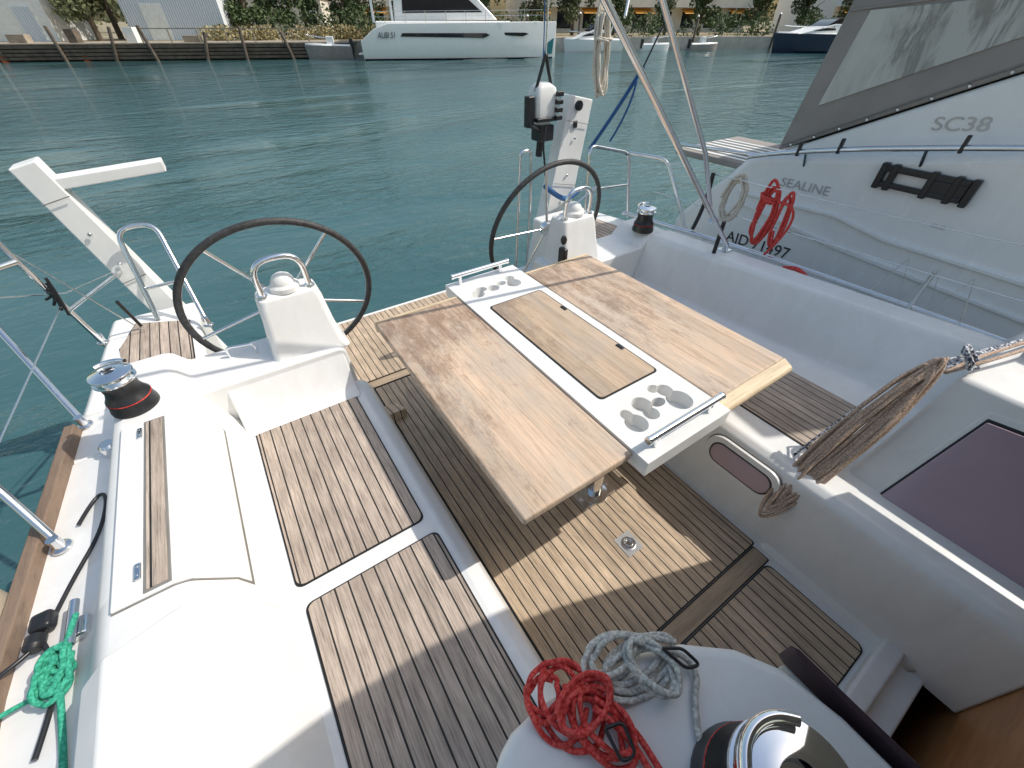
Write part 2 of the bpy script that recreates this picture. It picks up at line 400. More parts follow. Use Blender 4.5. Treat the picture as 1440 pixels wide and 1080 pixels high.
def panel(name,W,o0,o1,mat,bev):
    v=[onrake(y,z,o0) for y,z in W]+[onrake(y,z,o1) for y,z in W]
    return mesh(name,v,[(3,2,1,0),(4,5,6,7),(0,1,5,4),(1,2,6,5),(2,3,7,6),(3,0,4,7)],mat,B,bev=bev)
Wc=Vector((sum(a for a,b in W)/4,sum(b for a,b in W)/4))
def grow(k): return [tuple(Wc+(Vector(q)-Wc)*k) for q in W]
panel('window_gasket',grow(1.035),-.01,.006,'black',.003)
panel('window_recess',grow(1.10),-.012,.0035,'gel',.002)
panel('window_panel',W,-.005,.012,'acryl',.004)
l=onrake(-.30,.115,.02); box('window_latch',(l.x-.018,l.y-.035,l.z-.015),(l.x+.018,l.y+.02,l.z+.012),'steel',B,bev=.004)
l=onrake(-.05,.36,.016); box('window_catch',(l.x-.008,l.y-.016,l.z-.006),(l.x+.008,l.y+.012,l.z+.006),'black',B,bev=.003)
def rx(z): return 1.425+(z/.34)*.04
def riserpanel(name,y0,y1,z0,z1,o,mat,r=.05,t=.01):
    pts=rpoly(y0,z0,y1,z1,r,6)
    n=len(pts); vs=[(rx(z)-o,y,z) for y,z in pts]+[(rx(z)-o+t,y,z) for y,z in pts]
    fs=[tuple(range(n)),tuple(range(n,2*n))[::-1]]+[(i,(i+1)%n,n+(i+1)%n,n+i) for i in range(n)]
    return mesh(name,vs,fs,mat,B,bev=.003)
riserpanel('port_seal',.185,.535,.195,.368,.004,'gap',.075,.006)
riserpanel('port_frame',.19,.53,.20,.363,.018,'gel',.07,.02)
riserpanel('port_glass_seal',.215,.505,.225,.338,.0195,'black',.05,.01)
riserpanel('port_window',.222,.498,.232,.331,.021,'acryl',.046,.008)
box('ring_plate',(.885,.405,.002),(.975,.50,.0045),'greylet',B)
lathe('ring_cup',[(.032,.0),(.032,.006),(.024,.007),(.022,.003)],(.93,.452,.003),'chrome',B,24)
tube('lift_ring',[(.93+.016*math.cos(a),.452+.016*math.sin(a),.012) for a in [i*math.pi/6 for i in range(12)]],.0035,'chrome',B,cyc=True)
# ------------------------------------------------------------------ table
T=group('cockpit_table')
top=box('centre_box',(.805,.425,.635),(1.235,1.84,.70),'gel',T,bev=.006)
box('centre_well',(.83,.45,.60),(1.21,1.82,.640),'gel',T,bev=.006)
def cutter(shapes):
    bm=bmesh.new()
    for cx,cy,r,sx in shapes:
        mt=Matrix.Translation((cx,cy,.70))@Matrix.Diagonal((sx,1,1,1))
        bmesh.ops.create_cone(bm,cap_ends=True,segments=28,radius1=r*.9,radius2=r,depth=.11,matrix=mt)
    me=bpy.data.meshes.new('cut'); bm.to_mesh(me); bm.free(); return me
def bcut(ob,me):
    c=bpy.data.objects.new('tmp_cut',me); COL.objects.link(c)
    md=ob.modifiers.new('b','BOOLEAN'); md.operation='DIFFERENCE'; md.object=c; md.solver='EXACT'
    bpy.context.view_layer.objects.active=ob
    ob.modifiers.move(len(ob.modifiers)-1,0)
    bpy.ops.object.modifier_apply(modifier='b')
    bpy.data.objects.remove(c)
# two clusters of bottle / glass shaped holders
cuts=[(.905,.57,.044,1),(.905,.615,.030,.8),(.985,.575,.032,1.0),(.99,.625,.040,1.0),(1.05,.60,.022,1.5),(1.125,.565,.052,1),(1.12,.63,.034,1.0),(1.09,.66,.022,1.2),
      (.90,1.66,.038,1),(.935,1.69,.026,1.4),(1.00,1.67,.032,1.1),(1.06,1.69,.022,1.5),(1.12,1.66,.044,1),(1.13,1.715,.026,1.2)]
for s_ in cuts: bcut(top,cutter([s_]))
for p in top.data.polygons: p.use_smooth=False
for m in list(top.modifiers):
    if m.type=='BEVEL': m.width=.005; m.angle_limit=math.radians(50)
prism('hatch_gap',rpoly(.878,.722,1.192,1.518,.02),.6985,.7015,'caulk',T)
prism('hatch_lid',rpoly(.885,.73,1.185,1.51,.018),.699,.7045,'hatchteak',T,bev=.0015)
box('hatch_catch',(1.165,1.28,.704),(1.18,1.32,.709),'black',T,bev=.002)
box('hatch_catch_b',(1.165,.90,.704),(1.18,.94,.709),'black',T,bev=.002)
def leaf(name,x0,x1,y0,y1,cf):
    box(name,(x0,y0+(.05 if cf else 0),.662),(x1,y1-.03,.698),'tableteak',T,bev=.009)
    ends=[(y1,y1-.029,.699)]
    if cf: ends.append((y0,y0+.049,.699))
    for edge,inn,zt in ends:
        s=1 if inn>edge else -1
        dz=.022 if cf and s==1 else .006
        prof=[(inn,zt),(edge+s*.006,zt-dz),(edge,zt-dz-.012),(edge+s*.004,.645),(inn,.645)]
        prism(name+'_cap',prof,x0,x1,'endteak',T,bev=.004,axis='x')
    if not cf: box(name+'_lip',(x0+.01,y0+.006,.648),(x1-.01,y0+.05,.663),'railteak',T,bev=.005)
    for yy in (y0+.2,y1-.2): box(name+'_bracket',(x0+.05,yy,.635),(x1-.0,yy+.04,.661),'gel',T,bev=.004)
leaf('leaf',.365,.797,.485,1.72,False)
leaf('leaf_far',1.243,1.70,.44,1.74,True)
def grab(name,x0,x1,y,z):
    tube(name,[(x0,y,z+.055),(x1,y,z+.055)],.0125,'chrome',T,smooth=False,res=6)
    for x in (x0+.045,x1-.045): tube(name+'_post',[(x,y,z-.005),(x,y,z+.055)],.009,'chrome',T,smooth=False)
    for x in (x0,x1): lathe(name+'_end',[(.0135,-.008),(.0145,0),(.0135,.008)],(x,y,z+.055),'chrome',T,20,(1,0,0))
grab('hand_rail',.835,1.205,.465,.70); grab('hand_rail_aft',.83,1.17,1.80,.70)
for y in (.74,1.52):
    lathe('leg',[(.07,0),(.07,.008),(.036,.012),(.034,.60)],(.98,y,.002),'steel',T,28)
    box('leg_plate',(.88,y-.055,.003),(1.08,y+.055,.009),'steel',T,bev=.003)
    for dx in (-.08,.08): lathe('leg_bolt',[(.01,0),(.008,.006)],(.98+dx,y,.009),'chrome',T,10)
box('leg_brace',(.94,.70,.52),(1.04,1.56,.598),'gel',T,bev=.01)
# ------------------------------------------------------------------ pedestals and wheels
def pedestal(cx,mir):
    P=group('steering_pedestal')
    s=[]
    for z,w_,y0,y1 in ((.58,.175,1.76,2.0),(.62,.155,1.775,1.99),(.72,.14,1.80,1.985),(.83,.13,1.825,1.98),(.865,.122,1.835,1.97),(.875,.10,1.855,1.955)):
        s.append([(x,y,z) for x,y in rpoly(cx-w_,y0,cx+w_,y1,.03,3)])
    loft('column',s,'gel',P,bev=.006,smooth=True,closed=True,ang=40)
    lathe('compass_base',[(.062,0),(.062,.02),(.05,.03)],(cx,1.90,.873),'gel',P,32)
    lathe('compass_dome',[(.048,0),(.046,.015),(.036,.032),(.018,.042),(.003,.044)],(cx,1.90,.902),'white',P,32)
    btube('grab_handle',[(cx-.095,1.87,.85),(cx-.095,1.86,1.03),(cx+.095,1.86,1.03),(cx+.095,1.87,.85)],.0125,'chrome',P,.09)
    for dx in (-.095,.095): lathe('handle_foot',[(.022,0),(.02,.01)],(cx+dx,1.87,.872),'chrome',P,20)
    lathe('hub_shaft',[(.03,0),(.03,.09)],(cx,1.97,.78),'steel',P,20,(0,1,-.26))
    if not mir:
        btube('seat_rail',[(cx-.32,1.93,.61),(cx-.32,1.93,.66),(cx-.21,1.90,.66),(cx-.21,1.90,.61)],.006,'chrome',P,.02)
    else:
        box('throttle',(cx-.17,1.76,.62),(cx-.135,1.82,.74),'black',P,bev=.012)
        lathe('throttle_knob',[(.006,0),(.016,.01),(.02,.03),(.012,.05)],(cx-.155,1.79,.76),'black',P,16)
    return P
pedestal(.075,False); pedestal(1.72,True)
def wheel(cx,cy,cz,rad,tilt=14.5,spin=0):
    Wg=group('steering_wheel')
    t=math.radians(tilt)
    u=Vector((1,0,0)); v=Vector((0,-math.sin(t),math.cos(t))); n=u.cross(v); c=Vector((cx,cy,cz))
    def P(a,r,o=0): return c+u*math.cos(a)*r+v*math.sin(a)*r+n*o
    tube('rim',[P(i*2*math.pi/72,rad) for i in range(72)],.0145,'rubber',Wg,cyc=True,smooth=False,res=5)
    for k in range(5):
        a=math.radians(spin+90+72*k); tube('spoke',[P(a,.03,.0),P(a,rad-.01,0)],.0075,'steel',Wg,smooth=False)
    lathe('hub',[(.045,-.02),(.045,.012),(.03,.022)],tuple(c),'chrome',Wg,28,tuple(n))
    tube('rim_stitch',[P(i*2*math.pi/72,rad-.0148) for i in range(72)],.0015,'greylet',Wg,cyc=True,smooth=False,res=1)
wheel(.062,2.04,.755,.405,spin=32); wheel(1.64,2.05,.758,.415,spin=15)
# ------------------------------------------------------------------ winches
def winch(c,s,h=1.0,rb=.075):
    g=group('winch')
    x,y,z=c
    lathe('base',[(rb*s,0),(rb*s,.012*h),(rb*.93*s,.03*h),(rb*.93*s,.045*h)],c,'black',g,40)
    lathe('red_ring',[(rb*.935*s,0),(rb*.935*s,.003*h)],(x,y,z+.046*h),'rred',g,40)
    lathe('drum',[(rb*.93*s,0),(rb*.80*s,.015*h),(rb*.70*s,.035*h),(rb*.72*s,.06*h),(rb*.8*s,.07*h)],(x,y,z+.051*h),'black',g,40)
    lathe('self_tailer',[(rb*.62*s,0),(rb*.86*s,.004*h),(rb*.86*s,.012*h),(rb*.6*s,.018*h),(rb*.6*s,.022*h),(rb*.86*s,.028*h),(rb*.84*s,.036*h),(rb*.5*s,.044*h),(rb*.3*s,.046*h),(rb*.28*s,.03*h)],(x,y,z+.121*h),'chrome',g,40)
    a0=.6
    pts=[(x+rb*.78*s*math.cos(a0+i*.25),y+rb*.78*s*math.sin(a0+i*.25),z+.168*h) for i in range(8)]
    tube('stripper_arm',pts,.007*s,'chrome',g)
    lathe('socket',[(rb*.2*s,0),(rb*.2*s,.004),(rb*.12*s,.005)],(x,y,z+.155*h),'black',g,8)
winch((-.56,1.69,.675),1.0,1.0); winch((2.29,1.82,.683),.95,.95)
winch((.335,-.165,.85),1.2,1.05)
# ------------------------------------------------------------------ davits
def davit(x0,x1,y,z0,z1,arm,hws):
    g=group('stern_davit')
    ux=Vector((x1-x0,0,z1-z0)).normalized(); nx=Vector((ux.z,0,-ux.x))
    A=Vector((x0,y,z0))-ux*.28; Bp=Vector((x1,y,z1))
    s=[]
    for P,hw,hd in ((A,hws[0],.075),(A.lerp(Bp,.5),hws[1],.065),(Bp,hws[2],.055)):
        s.append([tuple(P+nx*a*hw+Vector((0,1,0))*b*hd) for a,b in ((-1,-1),(1,-1),(1,1),(-1,1))])
    loft('post',s,'white',g,closed=True,bev=.008)
    if arm:
        C0=Bp-ux*.10; C1=Vector(arm)
        up=Vector((0,0,1))
        s=[[tuple(P+up*a*.026+Vector((0,1,0))*b*.05) for a,b in ((-1,-1),(1,-1),(1,1),(-1,1))] for P in (C0,C1)]
        loft('arm',s,'white',g,closed=True,bev=.006)
        tube('brace',[tuple(A.lerp(Bp,.55)),tuple(C0.lerp(C1,.12))],.008,'steel',g)
    for k in (.3,.55,.88):
        q=A.lerp(Bp,k); qs=[q+nx*a*(hws[1]*.9)+Vector((0,-.073,0)) for a in (-1,1)]
        tube('joint',[tuple(qs[0]),tuple(qs[1])],.0025,'gap',g,smooth=False)
    return g,A,Bp,ux
g,A,Bp,ux=davit(-.49,-.715,3.0,.22,1.26,(-.20,3.0,1.185),(.075,.068,.055))
for k in (.35,.5,.62,.75): 
    q=A.lerp(Bp,k); lathe('bolt',[(.012,0),(.008,.006)],(q.x,q.y-.072,q.z),'steel',g,10,(0,-1,0))
g,A,Bp,ux=davit(2.42,2.64,3.0,.20,1.30,None,(.15,.135,.12))
lathe('sheave',[(.035,-.01),(.03,0),(.035,.01)],(2.60,2.93,1.25),'black',g,20,(0,1,0))
for k in (.45,.6,.8):
    q=A.lerp(Bp,k); lathe('bolt',[(.014,0),(.009,.006)],(q.x,q.y-.07,q.z),'steel',g,10,(0,-1,0))
box('dark_mark',(2.56,2.928,1.10),(2.60,2.936,1.15),'black',g,bev=.003)
O=group('outboard_motor')
s=[]
for z,hw,hd in ((1.14,.05,.05),(1.20,.095,.075),(1.31,.10,.08),(1.38,.085,.07),(1.41,.045,.045)):
    s.append([(2.27+x,2.98+y,z) for x,y in rpoly(-hw,-hd,hw,hd,.03,3)])
loft('cowling',s,'white',O,bev=.004,smooth=True,closed=True,ang=50)
box('cowling_band',(2.165,2.885,1.175),(2.375,2.97,1.20),'black',O,bev=.004)
box('clamp',(2.20,2.90,1.04),(2.34,3.02,1.15),'black',O,bev=.012)
tube('shaft',[(2.27,2.98,1.09),(2.28,3.01,.92)],.028,'black',O,smooth=False)
tube('tiller',[(2.20,2.92,1.12),(2.10,2.88,1.16)],.014,'black',O,smooth=False)
box('bracket_pad',(2.10,2.92,1.14),(2.16,2.98,1.34),'black',O,bev=.01)
btube('lifting_strap',[(2.19,2.96,1.36),(2.27,2.96,1.58),(2.34,2.96,1.36)],.012,'black',O,.02)
tube('lift_line',[(2.27,2.96,1.56),(2.28,2.96,2.6)],.006,'rgrey',O,smooth=False)
tube('lift_line',[(2.25,2.96,1.56),(2.25,2.98,2.6)],.004,'rblue',O,smooth=False)
for k in range(4): box('webbing',(2.33,2.87,1.18+.05*k),(2.39,2.90,1.21+.05*k),'black',O,bev=.004)
tube('hose',[(2.24,2.88,1.15),(2.20,2.86,1.05),(2.23,2.86,.9),(2.26,2.88,.8)],.008,'black',O)
H=group('hanging_rope')
coil('coil',(2.70,2.85,1.58),(.05,0,0),(0,.03,.25),9,.0085,'rbeige',H,.016,seed=5)
coil('wrap',(2.70,2.84,1.66),(.05,0,0),(0,.04,.01),3,.0085,'rbeige',H,.006,seed=15)
tube('tail',[(2.70,2.85,1.8),(2.68,2.85,2.6)],.006,'rbeige',H)
S=group('tie_down_strap')
tube('strap',[(2.92,2.62,1.50),(2.84,2.68,1.32),(2.72,2.75,1.10),(2.64,2.8,.96)],.014,'rblue',S)
tube('strap_tail',[(2.87,2.62,1.42),(2.86,2.62,1.25),(2.76,2.70,1.02)],.008,'rblue',S)
tube('hook',[(2.92,2.62,1.50),(3.0,2.58,1.72)],.006,'black',S)
tube('wrap',[(2.26,2.88,.72),(2.38,2.86,.62),(2.54,2.88,.56),(2.66,2.90,.62)],.022,'rblue',S)
# ------------------------------------------------------------------ stern rails, lifelines
Gr=group('stern_rail')
btube('loop',[(-.33,2.5,.50),(-.36,2.88,.95),(-.53,2.88,.95),(-.56,2.72,.50)],.0125,'steel',Gr,.08)
tube('loop_mid',[(-.345,2.68,.70),(-.55,2.78,.66)],.009,'steel',Gr,smooth=False)
tube('stanchion',[(-.80,2.62,.48),(-.80,2.40,1.12)],.0125,'steel',Gr,smooth=False)
tube('brace',[(-.83,1.95,.49),(-1.02,2.46,.79)],.0125,'steel',Gr,smooth=False)
tube('mid_rail',[(-.80,2.52,.74),(-.62,2.95,.72)],.010,'steel',Gr,smooth=False)
tube('top_rail',[(-.80,2.42,1.02),(-1.0,2.2,1.05),(-1.1,1.6,1.05)],.0125,'steel',Gr)
for q in ((-.80,2.62,.50),(-.83,1.95,.49),(-.33,2.5,.50),(-.84,1.32,.495)): lathe('foot',[(.028,0),(.026,.008),(.016,.012),(.016,.05)],q,'steel',Gr,20)
tube('gate_stanchion',[(-.84,1.32,.495),(-.90,1.46,.66),(-1.02,1.72,.95)],.0125,'steel',Gr,smooth=False)
for k in range(4):
    tube('lashing',[(-.80+.01*k,2.47,.86+.02*k),(-.77,2.46,.85),(-.83+.01*k,2.5,.82-.03*k)],.006,'black',Gr)
Lf=group('lifeline')
tube('wire',[(-.80,2.44,1.06),(-.62,2.62,.50)],.003,'steel',Lf,smooth=False)
tube('wire',[(-1.05,2.0,1.10),(-.78,2.58,.80),(-.66,2.95,.72)],.003,'steel',Lf,smooth=False)
tube('wire',[(-.92,1.45,.72),(-.80,2.50,.78)],.003,'steel',Lf,smooth=False)
tube('cord',[(-.64,2.60,.70),(-.63,2.66,.52)],.008,'black',Lf,smooth=False)
Gp=group('stern_rail')
btube('loop',[(2.32,2.42,.50),(2.36,2.5,1.07),(2.79,2.5,.97),(2.84,2.44,.48)],.0125,'steel',Gp,.07)
btube('loop_outer',[(2.0,2.92,.0),(2.02,2.9,1.0),(2.12,2.9,1.0),(2.14,2.92,.5),(2.14,2.95,.0)],.0115,'steel',Gp,.05)
tube('mid',[(2.33,2.45,.78),(2.82,2.47,.74)],.009,'steel',Gp,smooth=False)
btube('rail_fwd',[(2.79,2.5,.97),(2.88,2.2,.97),(2.92,1.9,.52)],.0125,'steel',Gp,.07)
Lr=group('lifeline')
for z,zz in ((.98,1.05),(.76,.80)):
    tube('wire',[(2.87,2.25,z-.03),(2.90,1.4,z-.02),(2.93,.3,z),(2.95,-1.2,zz)],.0032,'steel',Lr)
tube('lacing',[(2.93,.62-.07*k,.80 if k%2 else .58) for k in range(7)],.004,'rgrey',Lr,smooth=False)
tube('gate_post',[(2.94,.42,.50),(2.94,.42,.78)],.010,'steel',Lr,smooth=False)
tube('gate_tube',[(2.75,.02,.62),(2.95,-.30,1.05)],.014,'steel',Lr,smooth=False)
Fm=group('bimini_frame')
tube('bow',[(2.47,1.30,.66),(2.46,1.3,.72),(1.22,1.3,1.80),(.7,1.3,2.3)],.0135,'steel',Fm,smooth=False)
tube('bow_brace',[(2.40,1.45,.92),(2.22,1.46,1.22),(1.62,1.46,1.86),(1.2,1.46,2.3)],.0125,'steel',Fm,smooth=False)
tube('stay',[(1.32,1.3,1.76),(1.48,1.44,1.9)],.005,'steel',Fm,smooth=False)
lathe('clamp',[(.022,-.02),(.022,.02)],(2.25,1.31,.905),'steel',Fm,16,(1,0,-.8))
box('foot',(2.43,1.27,.66),(2.50,1.34,.69),'steel',Fm,bev=.005)
tube('strap',[(2.36,1.31,.88),(2.38,1.32,.62)],.012,'black',Fm,smooth=False)
Sp=group('unseen_shade_hood')  # unseen hood behind the camera, added to cast shade on the forward left seat
s=[]
for y,h in ((-1.7,1.5),(-1.2,2.02),(-.5,2.12),(-.16,2.08)):
    s.append([(lerp(-.15,2.0,k/10),y,.9+(h-.9)*(1-abs(k/5-1)**4)) for k in range(11)])
loft('shade_sheet',s,'grey',Sp,cap=False,smooth=True)
# ------------------------------------------------------------------ ropes
K=group('red_rope_coil')
coil('loops',(.165,.085,.868),(.045,-.01,0),(.01,.055,.0),3,.0048,'rred',K,.012,seed=2)
coil('loops_b',(.195,.035,.872),(.03,.02,0),(-.02,.055,.0),3,.0048,'rred',K,.012,seed=8)
coil('loops_c',(.185,.06,.885),(.052,.0,0.0),(0.0,.03,.0),2.5,.0048,'rred',K,.010,seed=18)
coil('loops_d',(.15,.115,.858),(.03,.01,0.0),(-.01,.03,-.015),2,.0048,'rred',K,.008,seed=28)
tube('tail',[(.20,.05,.885),(.225,.0,.868),(.225,-.06,.863),(.215,-.15,.862),(.21,-.3,.862)],.0055,'rred',K)
tube('tail_b',[(.21,.06,.88),(.24,.01,.868),(.24,-.06,.863),(.23,-.15,.862)],.0055,'rred',K)
btube('snap_hook',[(.195,.02,.892),(.225,.01,.892),(.215,-.03,.885),(.19,-.025,.885),(.195,.02,.892)],.003,'black',K,.01)
K=group('grey_rope_coil')
coil('loops',(.315,.055,.868),(.065,-.015,0),(.008,.03,.0),4,.0055,'rgrey',K,.012,seed=4)
coil('loops_b',(.28,.085,.868),(.05,.01,0),(-.02,.028,.0),2.5,.0055,'rgrey',K,.010,seed=14)
coil('loops_c',(.33,.03,.878),(.03,.01,0),(-.01,.05,.0),2,.0055,'rgrey',K,.010,seed=34)
tube('tail',[(.36,.05,.88),(.40,.02,.865),(.395,-.02,.86),(.36,-.035,.86),(.30,-.10,.86),(.265,-.3,.86)],.0055,'rgrey',K)
tube('tail_up',[(.25,.10,.875),(.24,.125,.87),(.30,.125,.875),(.35,.08,.88),(.40,.04,.868)],.0055,'rgrey',K)
btube('snap_hook',[(.36,.045,.895),(.39,.025,.895),(.40,-.01,.885),(.375,.0,.885),(.36,.045,.895)],.003,'black',K,.01)
K=group('tan_rope_coil')
a=Vector((1.43,.15,.20)); b=Vector((1.93,.07,.80)); c=(a+b)/2+Vector((-.04,.03,.03))
coil('loops',c,(b-a)*.50,(-.012,-.05,-.02),5,.0064,'rtan',K,.010,per=22,seed=6)
coil('loops_b',c+(b-a)*.03,(b-a)*.46,(.0,-.026,-.01),5,.0064,'rtan',K,.009,per=22,seed=9)
coil('loops_c',c+(b-a)*.05,(b-a)*.44,(-.004,-.012,-.004),3,.0064,'rtan',K,.008,per=22,seed=12)
tube('tail',[tuple(b),(2.0,.02,.845),(2.15,-.03,.86),(2.35,-.09,.88),(2.6,-.15,.92)],.0068,'rtan',K)
tube('tail_b',[tuple(b),(2.0,.05,.83),(2.2,.0,.84),(2.4,-.06,.85),(2.7,-.12,.88)],.0068,'rtan',K)
K=group('flecked_rope')
for k in range(3):
    tube('strand',[(1.56,.19+.025*k,.41),(1.75,.155+.025*k,.58),(1.92,.10+.02*k,.78),(2.08,.03+.01*k,.84),(2.3,-.02,.85)],.005,'rfleck',K)
coil('knot',(2.0,.05,.845),(.04,0,.0),(0,.03,.03),2,.006,'rfleck',K,.01,seed=3)
K=group('rope_clutch')
box('body',(2.27,-.16,.80),(2.40,-.07,.87),'black',K,bev=.015)
lathe('dial',[(.045,0),(.04,.02),(.02,.025)],(2.52,-.10,.80),'black',K,24)
K=group('red_rope_coil')
coil('loops',(2.89,1.36,.80),(.0,.05,0),(.012,0,.18),5,.009,'rred',K,.016,seed=5)
coil('loops_b',(2.88,1.24,.80),(.0,.03,0),(.012,.01,.16),2,.009,'rred',K,.012,seed=25)
coil('wrap',(2.89,1.37,.90),(.02,.0,0),(.0,.045,.012),4,.008,'rred',K,.008,seed=7)
tube('tail',[(2.88,1.30,.90),(2.87,1.18,.92),(2.87,1.16,.75),(2.86,1.24,.58)],.008,'rred',K)
K=group('white_rope_coil')
coil('loops',(2.90,1.60,.84),(.0,.06,0),(.012,0,.12),8,.008,'rbeige',K,.016,seed=15)
tube('strap',[(2.86,1.78,.97),(2.86,1.76,.78),(2.84,1.80,.58)],.014,'black',K)
K=group('winch_handle')
btube('grip',[(2.80,.90,.56),(2.80,.99,.60),(2.80,1.07,.57)],.013,'rred',K,.04)
K=group('green_rope')
coil('knot',(-.785,.86,.53),(.026,.01,.0),(0,.038,.012),6,.0065,'rgreen',K,.014,seed=21)
coil('knot_b',(-.78,.89,.545),(.02,.02,.01),(-.01,.02,.01),3,.0065,'rgreen',K,.008,seed=22)
tube('tail',[(-.78,.84,.53),(-.775,.74,.51),(-.76,.60,.51),(-.74,.4,.51)],.007,'rgreen',K)
tube('tail_b',[(-.79,.85,.54),(-.83,.84,.52),(-.87,.85,.51),(-.95,.82,.54),(-1.05,.80,.50)],.006,'rgreen',K)
tube('standing_part',[(-.77,.90,.54),(-.755,.95,.56),(-.75,1.0,.55)],.007,'rgreen',K)
K=group('shore_cable')
tube('cable',[(-.80,1.38,.505),(-.76,1.49,.508),(-.72,1.46,.515),(-.73,1.30,.515),(-.79,1.17,.508),(-.82,1.08,.508),(-.84,.98,.52),(-.93,.92,.54),(-1.05,.9,.5)],.006,'black',K)
tube('cable_b',[(-.84,1.0,.52),(-.80,.9,.51),(-.80,.8,.51),(-.82,.7,.51)],.006,'black',K)
box('plug',(-.865,1.02,.50),(-.815,1.075,.54),'black',K,bev=.013)
lathe('plug_ring',[(.022,0),(.022,.03),(.014,.04)],(-.85,1.01,.52),'black',K,20,(0,-1,.1))
K=group('deck_cleat')
box('base',(-.785,.95,.50),(-.735,1.01,.53),'steel',K,bev=.008)
tube('horn',[(-.76,.92,.545),(-.76,1.05,.545)],.011,'steel',K,smooth=False)
K=group('deck_fitting')
lathe('cup',[(.03,0),(.03,.04),(.022,.05)],(-.72,1.70,.50),'steel',K,20)
K=group('fender')
lathe('body',[(.02,-.30),(.09,-.26),(.12,-.18),(.12,.12),(.09,.20),(.03,.24)],(-1.10,1.22,.40),'beige',K,28)
tube('line',[(-1.10,1.22,.64),(-1.02,1.22,.65),(-.95,1.22,.54)],.005,'rgrey',K)
# ------------------------------------------------------------------ neighbouring motor yacht
Nb=group('motor_yacht')
hull=[(2.52,.30),(2.47,.37),(1.98,.94),(1.85,.975),(1.0,1.13),(0,1.34),(-1.5,1.55),(-6,1.8),(-6,-.8),(2.2,-.8),(2.45,-.2)]
prism('hull',hull,3.60,6.8,'gel2',Nb,bev=.06,seg=5,axis='x')
sup=[(1.84,.90),(1.80,1.0),(.72,1.555),(0,1.92),(-6,2.6),(-6,1.0)]
prism('superstructure',sup,3.70,6.6,'gel2',Nb,bev=.03,axis='x')
can=[(1.83,1.0),(1.72,1.80),(1.64,2.6),(-.6,3.0),(-.6,2.24),(0,1.93),(.72,1.565)]
prism('canopy',can,3.692,6.6,'grey',Nb,bev=.02,axis='x')
prism('canopy_window',[(1.66,1.305),(1.585,1.80),(.2,1.90),(.2,1.80),(.80,1.70)],3.682,3.70,'clearvinyl',Nb,bev=.004,axis='x')
prism('canopy_window_top',[(1.55,1.97),(1.50,2.5),(-.3,2.8),(-.3,2.05)],3.682,3.70,'clearvinyl',Nb,bev=.004,axis='x')
tube('canopy_seam',[(3.688,1.70,1.80),(3.688,0,1.97)],.006,'grey',Nb,smooth=False)
tube('canopy_seam',[(3.688,1.80,1.04),(3.688,.72,1.60),(3.688,0,1.97)],.005,'gap',Nb,smooth=False)
for k in range(9):
    t=k/8; lathe('canopy_stud',[(.010,0),(.006,.006)],(3.688,1.74-t*1.1,1.055+t*.565),'steel',Nb,10,(-1,0,0))
prism('moulding',[(1.95,.70),(1.2,.72),(.85,.66),(-1.5,.62),(-6,.9),(-6,.87),(-1.5,.585),(.85,.635),(1.2,.695),(1.9,.675)],3.575,3.61,'gel2',Nb,bev=.006,axis='x')
prism('rub_rail',[(2.5,.12),(-6,.30),(-6,.25),(2.5,.07)],3.57,3.62,'grey',Nb,bev=.01,axis='x')
prism('moulding_low',[(1.9,.60),(1.15,.50),(-.2,.42),(-.2,.44),(1.15,.53),(1.9,.62)],3.580,3.61,'gel2',Nb,bev=.004,axis='x')
tube('guard_rail',[(3.55,1.95,.95),(3.55,1.8,1.0),(3.55,1.3,1.115),(3.55,.9,1.19),(3.55,.5,1.26),(3.55,-.6,1.42),(3.55,-2,1.6)],.017,'steel',Nb)
for y,z in ((1.55,1.06),(.9,1.19),(.0,1.34)): tube('rail_post',[(3.55,y,z),(3.62,y,z-.12)],.012,'steel',Nb,smooth=False)
for y,z in ((1.60,1.05),(1.35,1.11),(.75,1.22)): box('strap',(3.53,y-.009,z-.03),(3.56,y+.009,z+.06),'black',Nb,bev=.004)
box('swim_platform',(3.65,1.95,.82),(4.6,2.72,.87),'grey',Nb,bev=.015)
for i in range(7): box('grating',(3.72+.1*i,2.0,.871),(3.76+.1*i,2.68,.876),'white',Nb)
tube('platform_rail',[(3.66,2.72,.90),(3.66,1.95,.95)],.014,'steel',Nb,smooth=False)
for z0,z1 in ((1.035,1.07),(.945,.975)):
    box('step_rail',(3.56,.62,z0),(3.60,1.06,z1),'black',Nb,bev=.006)
for y in (.60,.68,.80,1.0,1.06): box('step_rung',(3.555,y-.018,.93),(3.602,y+.018,1.08),'black',Nb,bev=.008)
box('step_plate',(3.562,.62,.97),(3.598,.82,1.04),'black',Nb,bev=.006)
for y in (.62,.66): lathe('drain',[(.014,0),(.01,.01)],(3.60,y,.80),'steel',Nb,14,(-1,0,0))
def text(s,size,loc,mat,parent,name,sx=1.0,slope=0):
    cu=bpy.data.curves.new(name,'FONT'); cu.body=s; cu.size=size; cu.extrude=.002
    ob=bpy.data.objects.new(name,cu); COL.objects.link(ob); cu.materials.append(M[mat])
    m=Matrix(((0,0,-1),(-1,0,0),(0,1,0))).to_4x4()
    ob.matrix_world=Matrix.Translation(loc)@Matrix.Rotation(slope,4,'X')@m@Matrix.Diagonal((sx,1,1,1)); ob.parent=parent
    return ob
text('SEALINE',.085,(3.597,1.66,.80),'greylet',Nb,'lettering_maker',sx=1.15,slope=-.03)
text('SC38',.10,(3.697,.98,1.255),'greylet',Nb,'lettering_type',sx=1.2,slope=-.12)
text('AJD 71497',.125,(3.597,1.93,.28),'blackline',Nb,'lettering_registration',slope=-.05)
